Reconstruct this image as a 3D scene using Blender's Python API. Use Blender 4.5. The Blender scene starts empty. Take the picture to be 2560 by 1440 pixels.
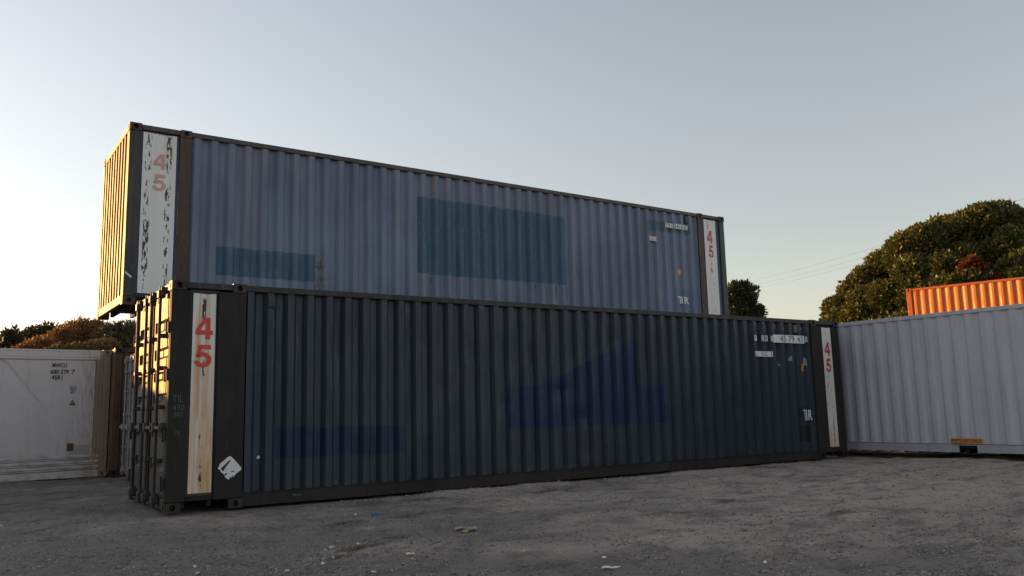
import bpy, bmesh, math, random
import numpy as np
from mathutils import Vector, Matrix
random.seed(7); RNG = np.random.default_rng(7)
R = math.radians
sc = bpy.context.scene; COL = sc.collection

# ------------------------------------------------------------------ camera, sky, sun, exposure
CAM = Vector((-2.26787, -11.11276, 1.16045))
YAW, PIT, ROL, FPX = 0.5915, 0.1446, -0.0238, 2088.4
fw = Vector((math.sin(YAW)*math.cos(PIT), math.cos(YAW)*math.cos(PIT), math.sin(PIT)))
rt = Vector((math.cos(YAW), -math.sin(YAW), 0)); up = rt.cross(fw)
rt, up = rt*math.cos(ROL)+up*math.sin(ROL), -rt*math.sin(ROL)+up*math.cos(ROL)
cd = bpy.data.cameras.new('camera'); cam = bpy.data.objects.new('camera', cd); COL.objects.link(cam)
M = Matrix((rt, up, -fw)).transposed().to_4x4(); M.translation = CAM; cam.matrix_world = M
cd.sensor_width = 36; cd.lens = FPX/2560*36; cd.clip_end = 3000; sc.camera = cam

SUN_AZ, SUN_EL = R(-33), R(6.5)            # azimuth measured from +y towards +x
sunv = Vector((math.sin(SUN_AZ)*math.cos(SUN_EL), math.cos(SUN_AZ)*math.cos(SUN_EL), math.sin(SUN_EL)))
w = bpy.data.worlds.new("World"); sc.world = w; w.use_nodes = True
nt = w.node_tree; bg = nt.nodes['Background']
sky = nt.nodes.new('ShaderNodeTexSky'); sky.sky_type = 'NISHITA'; sky.sun_disc = False
sky.sun_elevation = SUN_EL; sky.sun_rotation = SUN_AZ
sky.air_density = 1.25; sky.dust_density = 0.8; sky.ozone_density = 1.9
hs = nt.nodes.new('ShaderNodeHueSaturation'); hs.inputs['Saturation'].default_value = .50
tint = nt.nodes.new('ShaderNodeMix'); tint.data_type = 'RGBA'; tint.blend_type = 'MULTIPLY'; tint.inputs[0].default_value = 1
tint.inputs[7].default_value = (1.05, .97, .962, 1)
nt.links.new(sky.outputs[0], hs.inputs['Color']); nt.links.new(hs.outputs[0], tint.inputs[6]); nt.links.new(tint.outputs[2], bg.inputs[0]); bg.inputs[1].default_value = 0.12
sl = bpy.data.lights.new('sun', 'SUN'); sl.energy = 3.9; sl.angle = R(0.5); sl.color = (1, .48, .12)
so = bpy.data.objects.new('sun', sl); COL.objects.link(so)
so.rotation_euler = sunv.to_track_quat('Z', 'Y').to_euler(); so.location = (-30, 30, 30)
sc.view_settings.view_transform = 'Standard'; sc.view_settings.look = 'None'
sc.view_settings.exposure = 1.42; sc.view_settings.gamma = 1

def pixel_ray(x, y): return fw + rt*((x-1280)/FPX) - up*((y-720)/FPX)
def along(x, y, dist):
    d = pixel_ray(x, y); return CAM + d*(dist/math.hypot(d.x, d.y))

# ------------------------------------------------------------------ materials
class G:
    def __init__(s, name, rough=.6, spec=.4):
        s.m = bpy.data.materials.new(name); s.m.use_nodes = True
        s.t = s.m.node_tree; s.b = s.t.nodes['Principled BSDF']
        s.b.inputs['Roughness'].default_value = rough
        s.b.inputs['Specular IOR Level'].default_value = spec
        s.c = s.t.nodes.new('ShaderNodeTexCoord').outputs['Object']
        sp = s.t.nodes.new('ShaderNodeSeparateXYZ'); s.t.links.new(s.c, sp.inputs[0])
        s.x, s.y, s.z = sp.outputs
    def _in(s, sock, v):
        if hasattr(v, 'links'): s.t.links.new(v, sock)
        elif isinstance(v, (tuple, list)): sock.default_value = (*v[:3], 1) if len(sock.default_value) == 4 else v
        else: sock.default_value = v
    def math(s, op, a, b=0, clamp=False):
        n = s.t.nodes.new('ShaderNodeMath'); n.operation = op; n.use_clamp = clamp
        s._in(n.inputs[0], a); s._in(n.inputs[1], b); return n.outputs[0]
    def noise(s, scale, detail=4, rough=.55, off=0, dist=0):
        v = s.t.nodes.new('ShaderNodeVectorMath'); v.operation = 'MULTIPLY_ADD'
        s.t.links.new(s.c, v.inputs[0])
        v.inputs[1].default_value = scale if isinstance(scale, tuple) else (scale,)*3
        v.inputs[2].default_value = (off, off*1.7, off*.6)
        n = s.t.nodes.new('ShaderNodeTexNoise'); n.inputs['Scale'].default_value = 1
        n.inputs['Detail'].default_value = detail; n.inputs['Roughness'].default_value = rough
        n.inputs['Distortion'].default_value = dist
        s.t.links.new(v.outputs[0], n.inputs['Vector']); return n.outputs['Fac']
    def ramp(s, v, a, b, lo=0, hi=1):
        n = s.t.nodes.new('ShaderNodeMapRange'); n.interpolation_type = 'SMOOTHSTEP'
        s._in(n.inputs[0], v); n.inputs[1].default_value = a; n.inputs[2].default_value = b
        n.inputs[3].default_value = lo; n.inputs[4].default_value = hi; return n.outputs[0]
    def mix(s, f, a, b, mode='MIX'):
        n = s.t.nodes.new('ShaderNodeMix'); n.data_type = 'RGBA'; n.blend_type = mode
        s._in(n.inputs[0], f); s._in(n.inputs[6], a); s._in(n.inputs[7], b); return n.outputs[2]
    def mul(s, *a):
        r = a[0]
        for k in a[1:]: r = s.math('MULTIPLY', r, k)
        return r
    def band(s, v, a, b, e=.01):
        return s.mul(s.ramp(v, a-e, a+e), s.ramp(v, b+e, b-e))
    def bump(s, h, strength=.2, dist=.01):
        n = s.t.nodes.new('ShaderNodeBump'); n.inputs['Strength'].default_value = strength
        n.inputs['Distance'].default_value = dist; s._in(n.inputs['Height'], h)
        s.t.links.new(n.outputs[0], s.b.inputs['Normal'])
    def out(s, col, rough=None):
        s._in(s.b.inputs['Base Color'], col)
        if rough is not None: s._in(s.b.inputs['Roughness'], rough)
        return s.m

RUST = (.10, .042, .018)
def paint(name, base, var=.25, streak=.35, rust=.3, rustcol=RUST, patches=(), dirt=(.05, .045, .04), dirtamt=.3,
          rough=.55, spec=.4, scuff=.25, extra=None, bump=.25, chalk=None):
    """weathered container paint: chalky variation, vertical streaks, scuffs, rust spots, stencilled patches"""
    g = G(name, rough, spec)
    c = g.mix(g.ramp(g.noise((.7, .7, .5), 5), .3, .7), tuple(k*(1-var) for k in base), tuple(min(1, k*(1+var)) for k in base))
    st = g.noise((5, 5, .3), 5, .62, off=5)
    c = g.mix(g.mul(g.ramp(st, .46, .66), streak), c, chalk or tuple(k*1.25+.012 for k in base))
    for (x0, x1, z0, z1, col, a, *rest) in patches:
        jz = g.math('ADD', g.z, g.math('MULTIPLY', g.math('SUBTRACT', g.noise((5, 5, 2), 5, .7, off=3), .5), .07))
        m = g.mul(g.band(g.x, x0, x1, .012), g.band(jz, z0, z1, .012))
        if rest:                                     # slanted upper edge: z < p + q*(x-x0)
            p, q = rest
            lim = g.math('ADD', p, g.math('MULTIPLY', g.math('SUBTRACT', g.x, x0), q))
            m = g.mul(m, g.ramp(g.math('SUBTRACT', lim, jz), -.01, .01))
        m = g.mul(m, g.ramp(g.noise((8, 8, .8), 5, .65, off=8), .3, .6, a*.72, a), g.ramp(g.noise((30, 30, 9), 4, .7, off=18), .36, .44, .55, 1))
        c = g.mix(m, c, col)
    st2 = g.noise((11, 11, .5), 4, .6, off=11)
    c = g.mix(g.mul(g.ramp(st2, .5, .75), dirtamt), c, dirt)
    sc1 = g.noise((26, 26, 5), 3, .7, off=21)
    c = g.mix(g.mul(g.ramp(sc1, .66, .74), scuff), c, (.30, .31, .32))
    r1 = g.noise((5, 5, 2.2), 7, .68, off=31); r2 = g.noise((17, 17, 2), 5, .65, off=41)
    rm = g.ramp(g.math('ADD', g.math('MULTIPLY', r1, .6), g.math('MULTIPLY', r2, .4)), .70-.2*rust, .76-.2*rust)
    c = g.mix(rm, c, g.mix(r2, tuple(k*.5 for k in rustcol), tuple(k*1.6 for k in rustcol)))
    if extra: c = extra(g, c)
    g.bump(g.math('ADD', g.noise((3, 3, 2), 3, off=2), g.math('MULTIPLY', r2, .3)), bump, .012)
    return g.out(c, g.ramp(r2, .3, .7, rough-.1, rough+.15))

def plain(name, col, rough=.6, var=.2, scale=12):
    g = G(name, rough)
    c = g.mix(g.noise(scale, 4), tuple(k*(1-var) for k in col), tuple(min(1, k*(1+var)) for k in col))
    return g.out(c)

def stripe_white(name, flakes, rusty=0., zr=1.6, base=(.72, .72, .69), offs=0.):
    """white number panel: peeling flakes along given lines (x, z0, z1, width, density), rust runs"""
    g = G(name, .5)
    c = g.mix(g.noise((6, 6, 1), 4), tuple(k*.86 for k in base), base)
    if rusty:
        for (xc, wd, z0, z1, a) in rusty:
            m = g.mul(g.ramp(g.math('ABSOLUTE', g.math('SUBTRACT', g.x, xc)), wd, wd*.25), g.ramp(g.z, z0-.25, z0+.1), g.ramp(g.z, z1+.3, z1-.1))
            m = g.mul(m, g.ramp(g.noise((25, 25, 1.1), 4, off=xc*9), .28, .6), a)
            c = g.mix(m, c, (.50, .27, .10))
    tot = None
    for k, (xc, z0, z1, wd, dn) in enumerate(flakes):
        xx = g.math('ADD', g.x, g.math('MULTIPLY', g.math('SUBTRACT', g.noise((1, 1, 2.2), 3, off=k*3.1+offs), .5), .05))
        m = g.mul(g.ramp(g.math('ABSOLUTE', g.math('SUBTRACT', xx, xc)), wd, wd*.6), g.band(g.z, z0, z1, .03))
        m = g.mul(m, g.ramp(g.noise((36, 36, 8), 4, .62, off=k*7.7+2), .66-dn*.28, .685-dn*.28))
        c = g.mix(m, c, (.022, .022, .04))
    return g.out(c)

# ------------------------------------------------------------------ mesh helpers
class MB:
    def __init__(s): s.v = []; s.f = []
    def quad(s, a, b, c, d):
        n = len(s.v); s.v += [a, b, c, d]; s.f.append((n, n+1, n+2, n+3)); return s
    def poly(s, pts):
        n = len(s.v); s.v += list(pts); s.f.append(tuple(range(n, n+len(pts)))); return s
    def box(s, x0, x1, y0, y1, z0, z1):
        n = len(s.v)
        s.v += [(x0,y0,z0),(x1,y0,z0),(x1,y1,z0),(x0,y1,z0),(x0,y0,z1),(x1,y0,z1),(x1,y1,z1),(x0,y1,z1)]
        s.f += [tuple(n+i for i in q) for q in ((0,3,2,1),(4,5,6,7),(0,1,5,4),(1,2,6,5),(2,3,7,6),(3,0,4,7))]; return s
    def tube(s, p0, p1, r, n=10, r1=None):
        p0, p1 = Vector(p0), Vector(p1); d = (p1-p0).normalized(); r1 = r if r1 is None else r1
        a = d.orthogonal().normalized(); b = d.cross(a); k = len(s.v)
        for p, q in ((p0, r), (p1, r1)):
            for i in range(n):
                t = 2*math.pi*i/n; s.v.append(tuple(p+a*q*math.cos(t)+b*q*math.sin(t)))
        for i in range(n): s.f.append((k+i, k+(i+1)%n, k+n+(i+1)%n, k+n+i))
        s.f += [tuple(k+i for i in reversed(range(n))), tuple(k+n+i for i in range(n))]; return s
    def path(s, pts, rads, n=7):
        for i in range(len(pts)-1): s.tube(pts[i], pts[i+1], rads[i], n, rads[i+1])
        return s
    def build(s, name, mat, parent=None, bevel=0, smooth=False):
        me = bpy.data.meshes.new(name); me.from_pydata([tuple(p) for p in s.v], [], s.f); me.update()
        bm = bmesh.new(); bm.from_mesh(me)
        bmesh.ops.recalc_face_normals(bm, faces=bm.faces)
        if bevel: bmesh.ops.bevel(bm, geom=list(bm.edges), offset=bevel, segments=1, affect='EDGES', clamp_overlap=True)
        bm.to_mesh(me); bm.free()
        if smooth: me.polygons.foreach_set('use_smooth', [True]*len(me.polygons))
        return link(name, me, mat, parent)
def link(name, me, mat, parent=None):
    if mat: me.materials.append(mat)
    o = bpy.data.objects.new(name, me); COL.objects.link(o); o.parent = parent; return o
def empty(name, label, cat, loc, rz=0, group=None):
    o = bpy.data.objects.new(name, None); COL.objects.link(o); o.location = loc; o.rotation_euler = (0, 0, rz)
    o['label'] = label; o['category'] = cat
    if group: o['group'] = group
    return o
def tag(o, label, cat, group=None):
    o['label'] = label; o['category'] = cat
    if group: o['group'] = group
    return o

# corrugation: depth as a function of the coordinate along the panel
class Corr:
    def __init__(s, a, b, ph=0., pitch=.2785, out=.072, fl=.068, depth=.036, y0=.02):
        s.a, s.b, s.y0, s.depth = a, b, y0, depth
        inn = pitch-out-2*fl; bp = []
        k = math.floor((a-ph)/pitch)-1; x = ph+k*pitch      # ph = start of the falling flank (outer -> inner)
        while x < b+pitch:
            bp += [(x, 0), (x+fl, 1), (x+fl+inn, 1), (x+2*fl+inn, 0)]; x += pitch
        s.full = bp
        s.bp = [(a, s.at(a, 1))] + [p for p in bp if a < p[0] < b] + [(b, s.at(b, 1))]
    def at(s, x, raw=0):
        xs = [p[0] for p in s.full]; v = float(np.interp(x, xs, [p[1] for p in s.full]))
        return v if raw else s.y0+v*s.depth
    def xs(s): return [p[0] for p in s.bp]
def corr_panel(name, cor, z0, z1, mat, parent, face='front', W=2.438, L=0, rows=14, dents=.0025, seed=1, knocks=0):
    """one pressed sheet; face front/back runs along x, left/right runs along y"""
    rg = np.random.default_rng(seed); nx = len(cor.bp); m = MB()
    zs = np.linspace(z0, z1, rows); K = [(rg.uniform(cor.a+.5, cor.b-2), rg.uniform(z0+.3, z1-.4), rg.uniform(.08, .3), rg.uniform(.12, .4), rg.uniform(.006, .02)) for _ in range(knocks)]
    s0 = rg.normal(0, 1, (9, nx//4+3)); soft = np.array([[np.interp(j*8/(rows-1), range(9), s0[:, k]) for k in range(s0.shape[1])] for j in range(rows)])
    for j, z in enumerate(zs):
        for i, (x, d) in enumerate(cor.bp):
            e = np.interp(i/4, range(soft.shape[1]), soft[j])*dents*(1 if 0 < j < rows-1 else .15)
            e += sum(h*math.exp(-((x-kx)/a)**2-((z-kz)/b)**2) for kx, kz, a, b, h in K)
            y = cor.y0+d*cor.depth+e
            m.v.append({'front': (x, y, z), 'back': (x, W-y, z), 'left': (y, x, z), 'right': (L-y, x, z)}[face])
    for j in range(rows-1):
        for i in range(nx-1): m.f.append((j*nx+i, j*nx+i+1, (j+1)*nx+i+1, (j+1)*nx+i))
    return m.build(name, mat, parent)

def casting(m, x0, x1, y0, y1, z0, z1, holes=('front',), N=16):
    """corner casting: block whose outer faces carry a deep oval opening"""
    def P(face, u, v, dp):      # u,v in 0..1 on the face, dp depth inwards
        X, Y, Z = x1-x0, y1-y0, z1-z0
        return {'front': (x0+u*X, y0+dp, z0+v*Z), 'back': (x0+u*X, y1-dp, z0+v*Z),
                'left': (x0+dp, y0+u*Y, z0+v*Z), 'right': (x1-dp, y0+u*Y, z0+v*Z)}[face]
    for f in ('front', 'back', 'left', 'right'):
        if f not in holes:
            m.quad(P(f,0,0,0), P(f,1,0,0), P(f,1,1,0), P(f,0,1,0)); continue
        rect, ell, n0 = [], [], len(m.v)
        for i in range(N):
            t = 2*math.pi*(i+.5)/N; c, s = math.cos(t), math.sin(t); k = .5/max(abs(c), abs(s))
            rect.append((.5+c*k, .5+s*k)); ell.append((.5+.19*c, .5+.34*s))
        # snap the four corner samples
        for cx, cy in ((0,0),(1,0),(1,1),(0,1)):
            i = min(range(N), key=lambda q: (rect[q][0]-cx)**2+(rect[q][1]-cy)**2); rect[i] = (cx, cy)
        for u, v in rect: m.v.append(P(f,u,v,0))
        for u, v in ell: m.v.append(P(f,u,v,0))
        for u, v in ell: m.v.append(P(f,u,v,.075))
        for i in range(N):
            j = (i+1) % N
            m.f += [(n0+i, n0+j, n0+N+j, n0+N+i), (n0+N+i, n0+N+j, n0+2*N+j, n0+2*N+i)]
        m.f.append(tuple(n0+2*N+i for i in range(N)))
    m.quad((x0,y0,z1),(x1,y0,z1),(x1,y1,z1),(x0,y1,z1)); m.quad((x0,y0,z0),(x0,y1,z0),(x1,y1,z0),(x1,y0,z0))
    return m

# decals: flat shapes (x,z) laid on a surface y = surf(x), 3 mm proud
def decal(name, polys, mat, parent, surf=None, y=0., lift=.007, solid=True):
    bm = bmesh.new()
    for p in polys:
        vs = [bm.verts.new((a, 0, b)) for a, b in p]
        try: bm.faces.new(vs)
        except ValueError: pass
    if isinstance(surf, Corr):
        xs = [v.co.x for v in bm.verts]
        for bx in surf.xs():
            if min(xs)+1e-4 < bx < max(xs)-1e-4:
                bmesh.ops.bisect_plane(bm, geom=list(bm.verts)+list(bm.edges)+list(bm.faces), plane_co=(bx,0,0), plane_no=(1,0,0), dist=1e-5)
    for v in bm.verts:
        v.co.y = (surf.at(v.co.x) if isinstance(surf, Corr) else surf(v.co.x) if surf else y)-lift
    bmesh.ops.recalc_face_normals(bm, faces=bm.faces)
    me = bpy.data.meshes.new(name); bm.to_mesh(me); bm.free(); return link(name, me, mat, parent)
def glyphs(body, x0, x1, z0, z1, bold=0.):
    cu = bpy.data.curves.new('text', 'FONT'); cu.body = body; cu.offset = bold; cu.resolution_u = 4
    o = bpy.data.objects.new('text', cu); COL.objects.link(o)
    me = bpy.data.meshes.new_from_object(o)
    v = np.array([q.co[:2] for q in me.vertices]); lo, hi = v.min(0), v.max(0)
    v = (v-lo)/(hi-lo); polys = [[(x0+v[i][0]*(x1-x0), z0+v[i][1]*(z1-z0)) for i in p.vertices] for p in me.polygons]
    bpy.data.objects.remove(o); bpy.data.curves.remove(cu); bpy.data.meshes.remove(me); return polys
def numeral(ch, x0, x1, z0, z1):
    if ch == '4':
        P = [[(.58,0),(.86,0),(.86,1),(.58,1)], [(0,.21),(.58,.21),(.58,.41),(0,.41)], [(.86,.21),(1,.21),(1,.41),(.86,.41)], [(0,.41),(.26,.41),(.58,.79),(.58,1),(.50,1)]]
    else:
        P = [[(.17,.81),(.95,.81),(.95,1),(.17,1)], [(.07,.46),(.34,.49),(.38,.81),(.17,.81)]]
        n = 22; T = [math.radians(148-(148+172)*i/n) for i in range(n+1)]
        o = [(.48+.52*math.cos(t), .33+.335*math.sin(t)) for t in T]; q = [(.47+.24*math.cos(t), .33+.16*math.sin(t)) for t in T]
        P += [[o[i], o[i+1], q[i+1], q[i]] for i in range(n)]
    return [[(x0+u*(x1-x0), z0+v*(z1-z0)) for u, v in p] for p in P]
def rect(x0, x1, z0, z1): return [[(x0, z0), (x1, z0), (x1, z1), (x0, z1)]]

BLACK = plain('black_lettering', (.025, .025, .03), .6)
WHITE = plain('white_sticker', (.62, .64, .64), .5, .12, 30)
# ------------------------------------------------------------------ container builder
def container(name, label, loc, yaw, L, H, mats, cor=None, ends=('panel', 'panel'), W=2.438, post=.17, group=None,
              intermediate=False, rail=(.02, .17), panel_z0=.165, lw=None, detail=True, roofbump=True, holes=True, pocket=None, seed=1, knocks=0):
    t = empty(name, label, 'container', loc, yaw, group)
    A = (lambda k: mats.get(k, mats['frame']))
    pw = post; cz = .118
    mid = (.762, L-.762) if intermediate else ()
    # castings
    spots = [(0, .178, 'left'), (L-.178, L, 'right')]
    if mid: spots += [(mid[0], mid[0]+.178, None), (mid[1]-.178, mid[1], None)]
    for x0, x1, e in spots:
        for fy in ('front', 'back'):
            y0, y1 = (-.006, .156) if fy == 'front' else (W-.156, W+.006)
            for z0, z1 in ((0, cz), (H-cz, H)):
                xa, xb = x0, x1
                if e == 'left': xa -= .006
                if e == 'right': xb += .006
                h = tuple(q for q in (fy, e) if q) if holes else ()
                casting(MB(), xa, xb, y0, y1, z0, z1, h).build('corner_casting', A('casting'), t)
    # posts
    for x0, x1 in ((0, pw), (L-pw, L)):
        for y0, y1 in ((0, .13), (W-.13, W)):
            MB().box(x0, x1, y0, y1, cz+.002, H-cz-.002).build('corner_post', A('post'), t, .012)
    if mid:
        pl = lw or .18
        for x0, x1 in ((mid[0]+.178-pl, mid[0]+.178), (mid[1]-.178, mid[1]-.178+pl)):
            for y0, y1 in ((0, .11), (W-.11, W)):
                MB().box(x0, x1, y0, y1, cz+.002, H-cz-.002).build('intermediate_post', A('mid_post'), t, .008)
    a, b = (mid[0]+.18, mid[1]-.18) if mid else (pw, L-pw)
    # rails
    segs = [(.18, mid[0]-.002), (mid[0]+.18, mid[1]-.18), (mid[1]+.002, L-.18)] if mid else [(.18, L-.18)]
    for fy in (0, 1):
        top = MB(); bot = MB()
        for i, (p, q) in enumerate(segs):
            Y = (lambda u, v: (u, v) if fy == 0 else (W-v, W-u))
            top.box(p, q, *Y(.004, .07), H-.092, H-.012)
            if len(segs) == 3 and i != 1:
                bot.box(p, q, *Y(.05, .11), .125, .175); continue
            r0, r1 = rail
            if pocket and fy == 0:
                ps = [p] + [e for c in pocket for e in c] + [q]
                for k in range(0, len(ps), 2): bot.box(ps[k], ps[k+1], *Y(.012, .06), r0, r1)
                bot.box(p, q, *Y(.02, .06), r1+.002, r1+.02)
            else:
                bot.box(p, q, *Y(.012, .03), r0, r1); bot.box(p, q, *Y(.03, .09), r0, r0+.012); bot.box(p, q, *Y(-.002, .07), r1+.001, r1+.009)
        top.build('top_rail', A('rail'), t, .006); bot.build('bottom_rail', A('bottom_rail'), t)
    for x0, x1, e in ((0, .07, 0), (L-.07, L, 1)):
        MB().box(x0+.004, x1-.004, .16, W-.16, H-.105, H-.012).build('end_header', A('header' if e == 0 else 'frame'), t, .006)
        MB().box(x0+.004, x1-.004, .16, W-.16, .03, .16).build('end_sill', A('header' if e == 0 else 'frame'), t, .006)
    # floor, members, roof
    fl = MB().box(.08, L-.08, .07, W-.07, .15, .185)
    for i in range(int(L/.32)): fl.box(.2+i*.32, .25+i*.32, .1, W-.1, .04, .149)
    fl.build('floor', A('floor'), t)
    rc = Corr(.08, L-.08, 0, .26, .09, .02, .02, 0); m = MB(); n = len(rc.bp)
    for y, k in ((.06, 0), (.16, 1), (W-.16, 1), (W-.06, 0)):
        for x, d in rc.bp: m.v.append((x, y, H-.016+(.018*(1-d)*k if roofbump else .004*k)))
    for j in range(3):
        for i in range(n-1): m.f.append((j*n+i, j*n+i+1, (j+1)*n+i+1, (j+1)*n+i))
    m.build('roof', A('roof'), t)
    # sides
    cor = cor or Corr(a, b)
    corr_panel('side_panel', cor, panel_z0, H-.09, A('side'), t, 'front', seed=seed, rows=40 if knocks else 14, knocks=knocks)
    corr_panel('side_panel', cor, panel_z0, H-.09, A('back' if 'back' in mats else 'side'), t, 'back', W=W, rows=4, seed=seed+1)
    for e, kind in (('left', ends[0]), ('right', ends[1])):
        if kind == 'panel':
            ec = Corr(.128, W-.128, .27, .25, .085, .042, .050, .012)
            corr_panel('end_panel', ec, .158, H-.1, A('end'), t, e, L=L, rows=6, dents=.0008, seed=seed+3)
        elif kind == 'doors': doors(t, W, H, mats)
    return t

def doors(t, W, H, mats):
    """pair of cargo doors on the x = 0 end: pressed leaves, gaskets, locking bars, hinges"""
    D = mats['door']; B = mats['bar']; Gk = mats['gasket']
    z0, z1 = .17, H-.11
    cuts = [(.84, .16), (.70, .15), (.585, .13), (.475, .13), (.31, .15), (.15, .15)]     # grooves: height share, width
    prof = [(z0, 0)]
    for c, wd in sorted(cuts):
        zc = z0+(z1-z0)*c; prof += [(zc-wd/2, 0), (zc-wd/2+.05, 1), (zc+wd/2-.02, 1), (zc+wd/2, 0)]
    prof.append((z1, 0))
    for y0, y1 in ((.14, W/2-.012), (W/2+.012, W-.14)):
        leaf = MB(); n = len(prof)
        ys = [y0+.012, y0+.075, y0+.1, y1-.1, y1-.075, y1-.012]
        for k, y in enumerate(ys):
            for z, d in prof: leaf.v.append((.03+(.055*d if k in (2, 3) else 0), y, z))
        for k in range(5):
            for i in range(n-1): leaf.f.append((k*n+i, k*n+i+1, (k+1)*n+i+1, (k+1)*n+i))
        lf = leaf.build('door', D, t)
        g = MB(); g.box(.012, .055, y0-.012, y0+.010, z0-.005, z1+.005); g.box(.012, .055, y1-.010, y1+.012, z0-.005, z1+.005)
        g.box(.014, .055, y0+.011, y1-.011, z1-.004, z1+.012); g.box(.014, .055, y0+.011, y1-.011, z0-.012, z0+.004)
        g.build('gasket', Gk, lf)
        out = y0 if y0 < W/2 else y1; s = 1 if y0 < W/2 else -1
        for hz in (.35, .95, 1.7, 2.3):
            if hz < H-.2: MB().box(-.028, .03, out-.05*s-.055, out-.05*s+.055, hz-.07, hz+.07).tube((-.03, out-.03*s, hz-.09), (-.03, out-.03*s, hz+.09), .014).build('hinge', mats['hinge'], lf, .004)
        for yb in ((.45, 1.02) if y0 < W/2 else (W-1.02-.06, W-.45)):
            rod = MB().tube((-.05, yb, .03), (-.05, yb, H-.03), .021, 12).build('locking_bar', B, lf, smooth=False)
            for z in (.13, H-.13):                      # cam ends and keepers
                MB().box(-.085, .002, yb-.055, yb+.055, z-.05, z+.05).box(-.06, .0, yb-.085, yb-.05, z-.03, z+.09).build('cam_keeper', B, lf, .005)
            for z in (.62, 1.30, 1.80, 2.22):
                if z < H-.3: MB().box(-.075, .028, yb-.045, yb+.045, z-.028, z+.028).box(-.03, .028, yb-.075, yb+.075, z-.018, z+.018).build('bar_bracket', B, lf, .005)
            ya, yz = sorted((yb, yb-s*.36)); yk = yb-s*.29
            hd = MB().box(-.088, -.070, ya, yz, 1.02, 1.06).box(-.1, -.03, yb-.035, yb+.035, .985, 1.095).box(-.068, .028, yk-.03, yk+.03, .98, 1.10)
            hd.build('door_handle', B, lf, .004)
# ------------------------------------------------------------------ ground
def vnoise(x, y, wl, seed):
    rg = np.random.default_rng(seed); T = rg.random((256, 256))
    u, v = x/wl, y/wl; i, j = np.floor(u).astype(int), np.floor(v).astype(int); a, b = u-i, v-j
    a = a*a*(3-2*a); b = b*b*(3-2*b); q = lambda p, r: T[p % 256, r % 256]
    return (q(i, j)*(1-a)+q(i+1, j)*a)*(1-b)+(q(i, j+1)*(1-a)+q(i+1, j+1)*a)*b-.5
RUTS = [(4.6, -9.2, 8.3, -5.0, .22, .030), (5.6, -9.4, 9.6, -5.0, .25, .025), (6.3, -6.9, 9.6, -5.3, .18, .02)]
MOUND = [(5.2, -.26, 1.3, .16, .035), (7.6, -.26, 1.8, .14, .03), (10.2, -.24, 1.4, .12, .02), (3.3, -.22, 1.0, .12, .03), (1.9, -2.7, .35, .2, .035),
         (3.0, -2.5, .3, .2, .03), (1.0, -4.2, .3, .22, .04), (4.9, -1.45, .3, .2, .04), (1.6, -4.4, .3, .15, .03)]
def ground_z(x, y, fine=True):
    x = np.asarray(x, float); y = np.asarray(y, float)
    near = np.clip(1-(np.hypot(x-4, y)-18)/14, 0, 1)
    z = vnoise(x, y, 2.3, 1)*.06+vnoise(x, y, .8, 2)*.055
    if fine: z = z+vnoise(x, y, .37, 3)*.034+vnoise(x, y, .17, 4)*.026+vnoise(x, y, .085, 5)*.017
    t = np.clip((y-1.5)/7, 0, 1); slope = -.115*t*t*(3-2*t)*np.clip((5-x)/4, 0, 1)
    m = 0*x
    for cx, cy, rx, ry, h in MOUND: m = m+h*np.exp(-((x-cx)/rx)**2-((y-cy)/ry)**2)
    for x0, y0, x1, y1, wd, dp in RUTS:
        d = np.hypot(x1-x0, y1-y0); tx, ty = (x1-x0)/d, (y1-y0)/d
        q = np.clip((x-x0)*tx+(y-y0)*ty, 0, d); e = np.hypot(x-x0-q*tx, y-y0-q*ty)
        m = m-dp*np.exp(-(e/wd)**2)+dp*.6*np.exp(-((e-wd*1.9)/(wd*.6))**2)
    under = (1-.75*np.clip(1-np.abs(x-6.9)/8, 0, 1)**.1*(y > -.02)*(y < 6)*(x > -.1))
    z = z*(1-.5*np.exp(-((y+.3)/.6)**2)*(x > .5)*(x < 14))
    return (z*under+m)*near+slope-.03
def dense(a, b, st, far):
    k = [b]; d = st
    while k[-1] < far: d *= 1.25; k.append(k[-1]+d)
    l = [a]; d = st
    while l[-1] > -far: d *= 1.25; l.append(l[-1]-d)
    return np.array(l[:0:-1]+list(np.arange(a, b, st))+k)
gx, gy = dense(-3.2, 15.5, .028, 600), dense(-9.6, 2.2, .026, 600)
X, Y = np.meshgrid(gx, gy); Z = ground_z(X, Y)
def grid_mesh(name, X, Y, Z):
    ny, nx = X.shape; me = bpy.data.meshes.new(name)
    co = np.stack([X, Y, Z], -1).reshape(-1, 3).astype(np.float32)
    i = np.arange(ny*nx).reshape(ny, nx); f = np.stack([i[:-1, :-1], i[:-1, 1:], i[1:, 1:], i[1:, :-1]], -1).reshape(-1, 4)
    return raw_mesh(me, co, f)
def raw_mesh(me, co, f, smooth=False):
    n, k = f.shape
    me.vertices.add(len(co)); me.vertices.foreach_set('co', np.ascontiguousarray(co, np.float32).ravel())
    me.loops.add(n*k); me.loops.foreach_set('vertex_index', f.astype(np.int32).ravel())
    me.polygons.add(n); me.polygons.foreach_set('loop_start', np.arange(0, n*k, k, dtype=np.int32))
    if smooth: me.polygons.foreach_set('use_smooth', np.ones(n, bool))
    me.update(calc_edges=True); return me
g = G('gravelly_dirt', .95, .15)
bare = g.ramp(g.math('ADD', g.noise((.35, .5, 1), 5, .62), g.math('MULTIPLY', g.x, .028)), .46, .76)
c = g.mix(bare, (.285, .262, .244), (.57, .48, .415))
c = g.mix(g.ramp(g.noise(2.2, 6, .65, off=4), .45, .75, 0, .8), c, (.14, .13, .122))
c = g.mix(g.ramp(g.noise((1.2, 2.4, 1), 5, .6, off=14), .58, .75, 0, .55), c, (.22, .20, .175))
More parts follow.
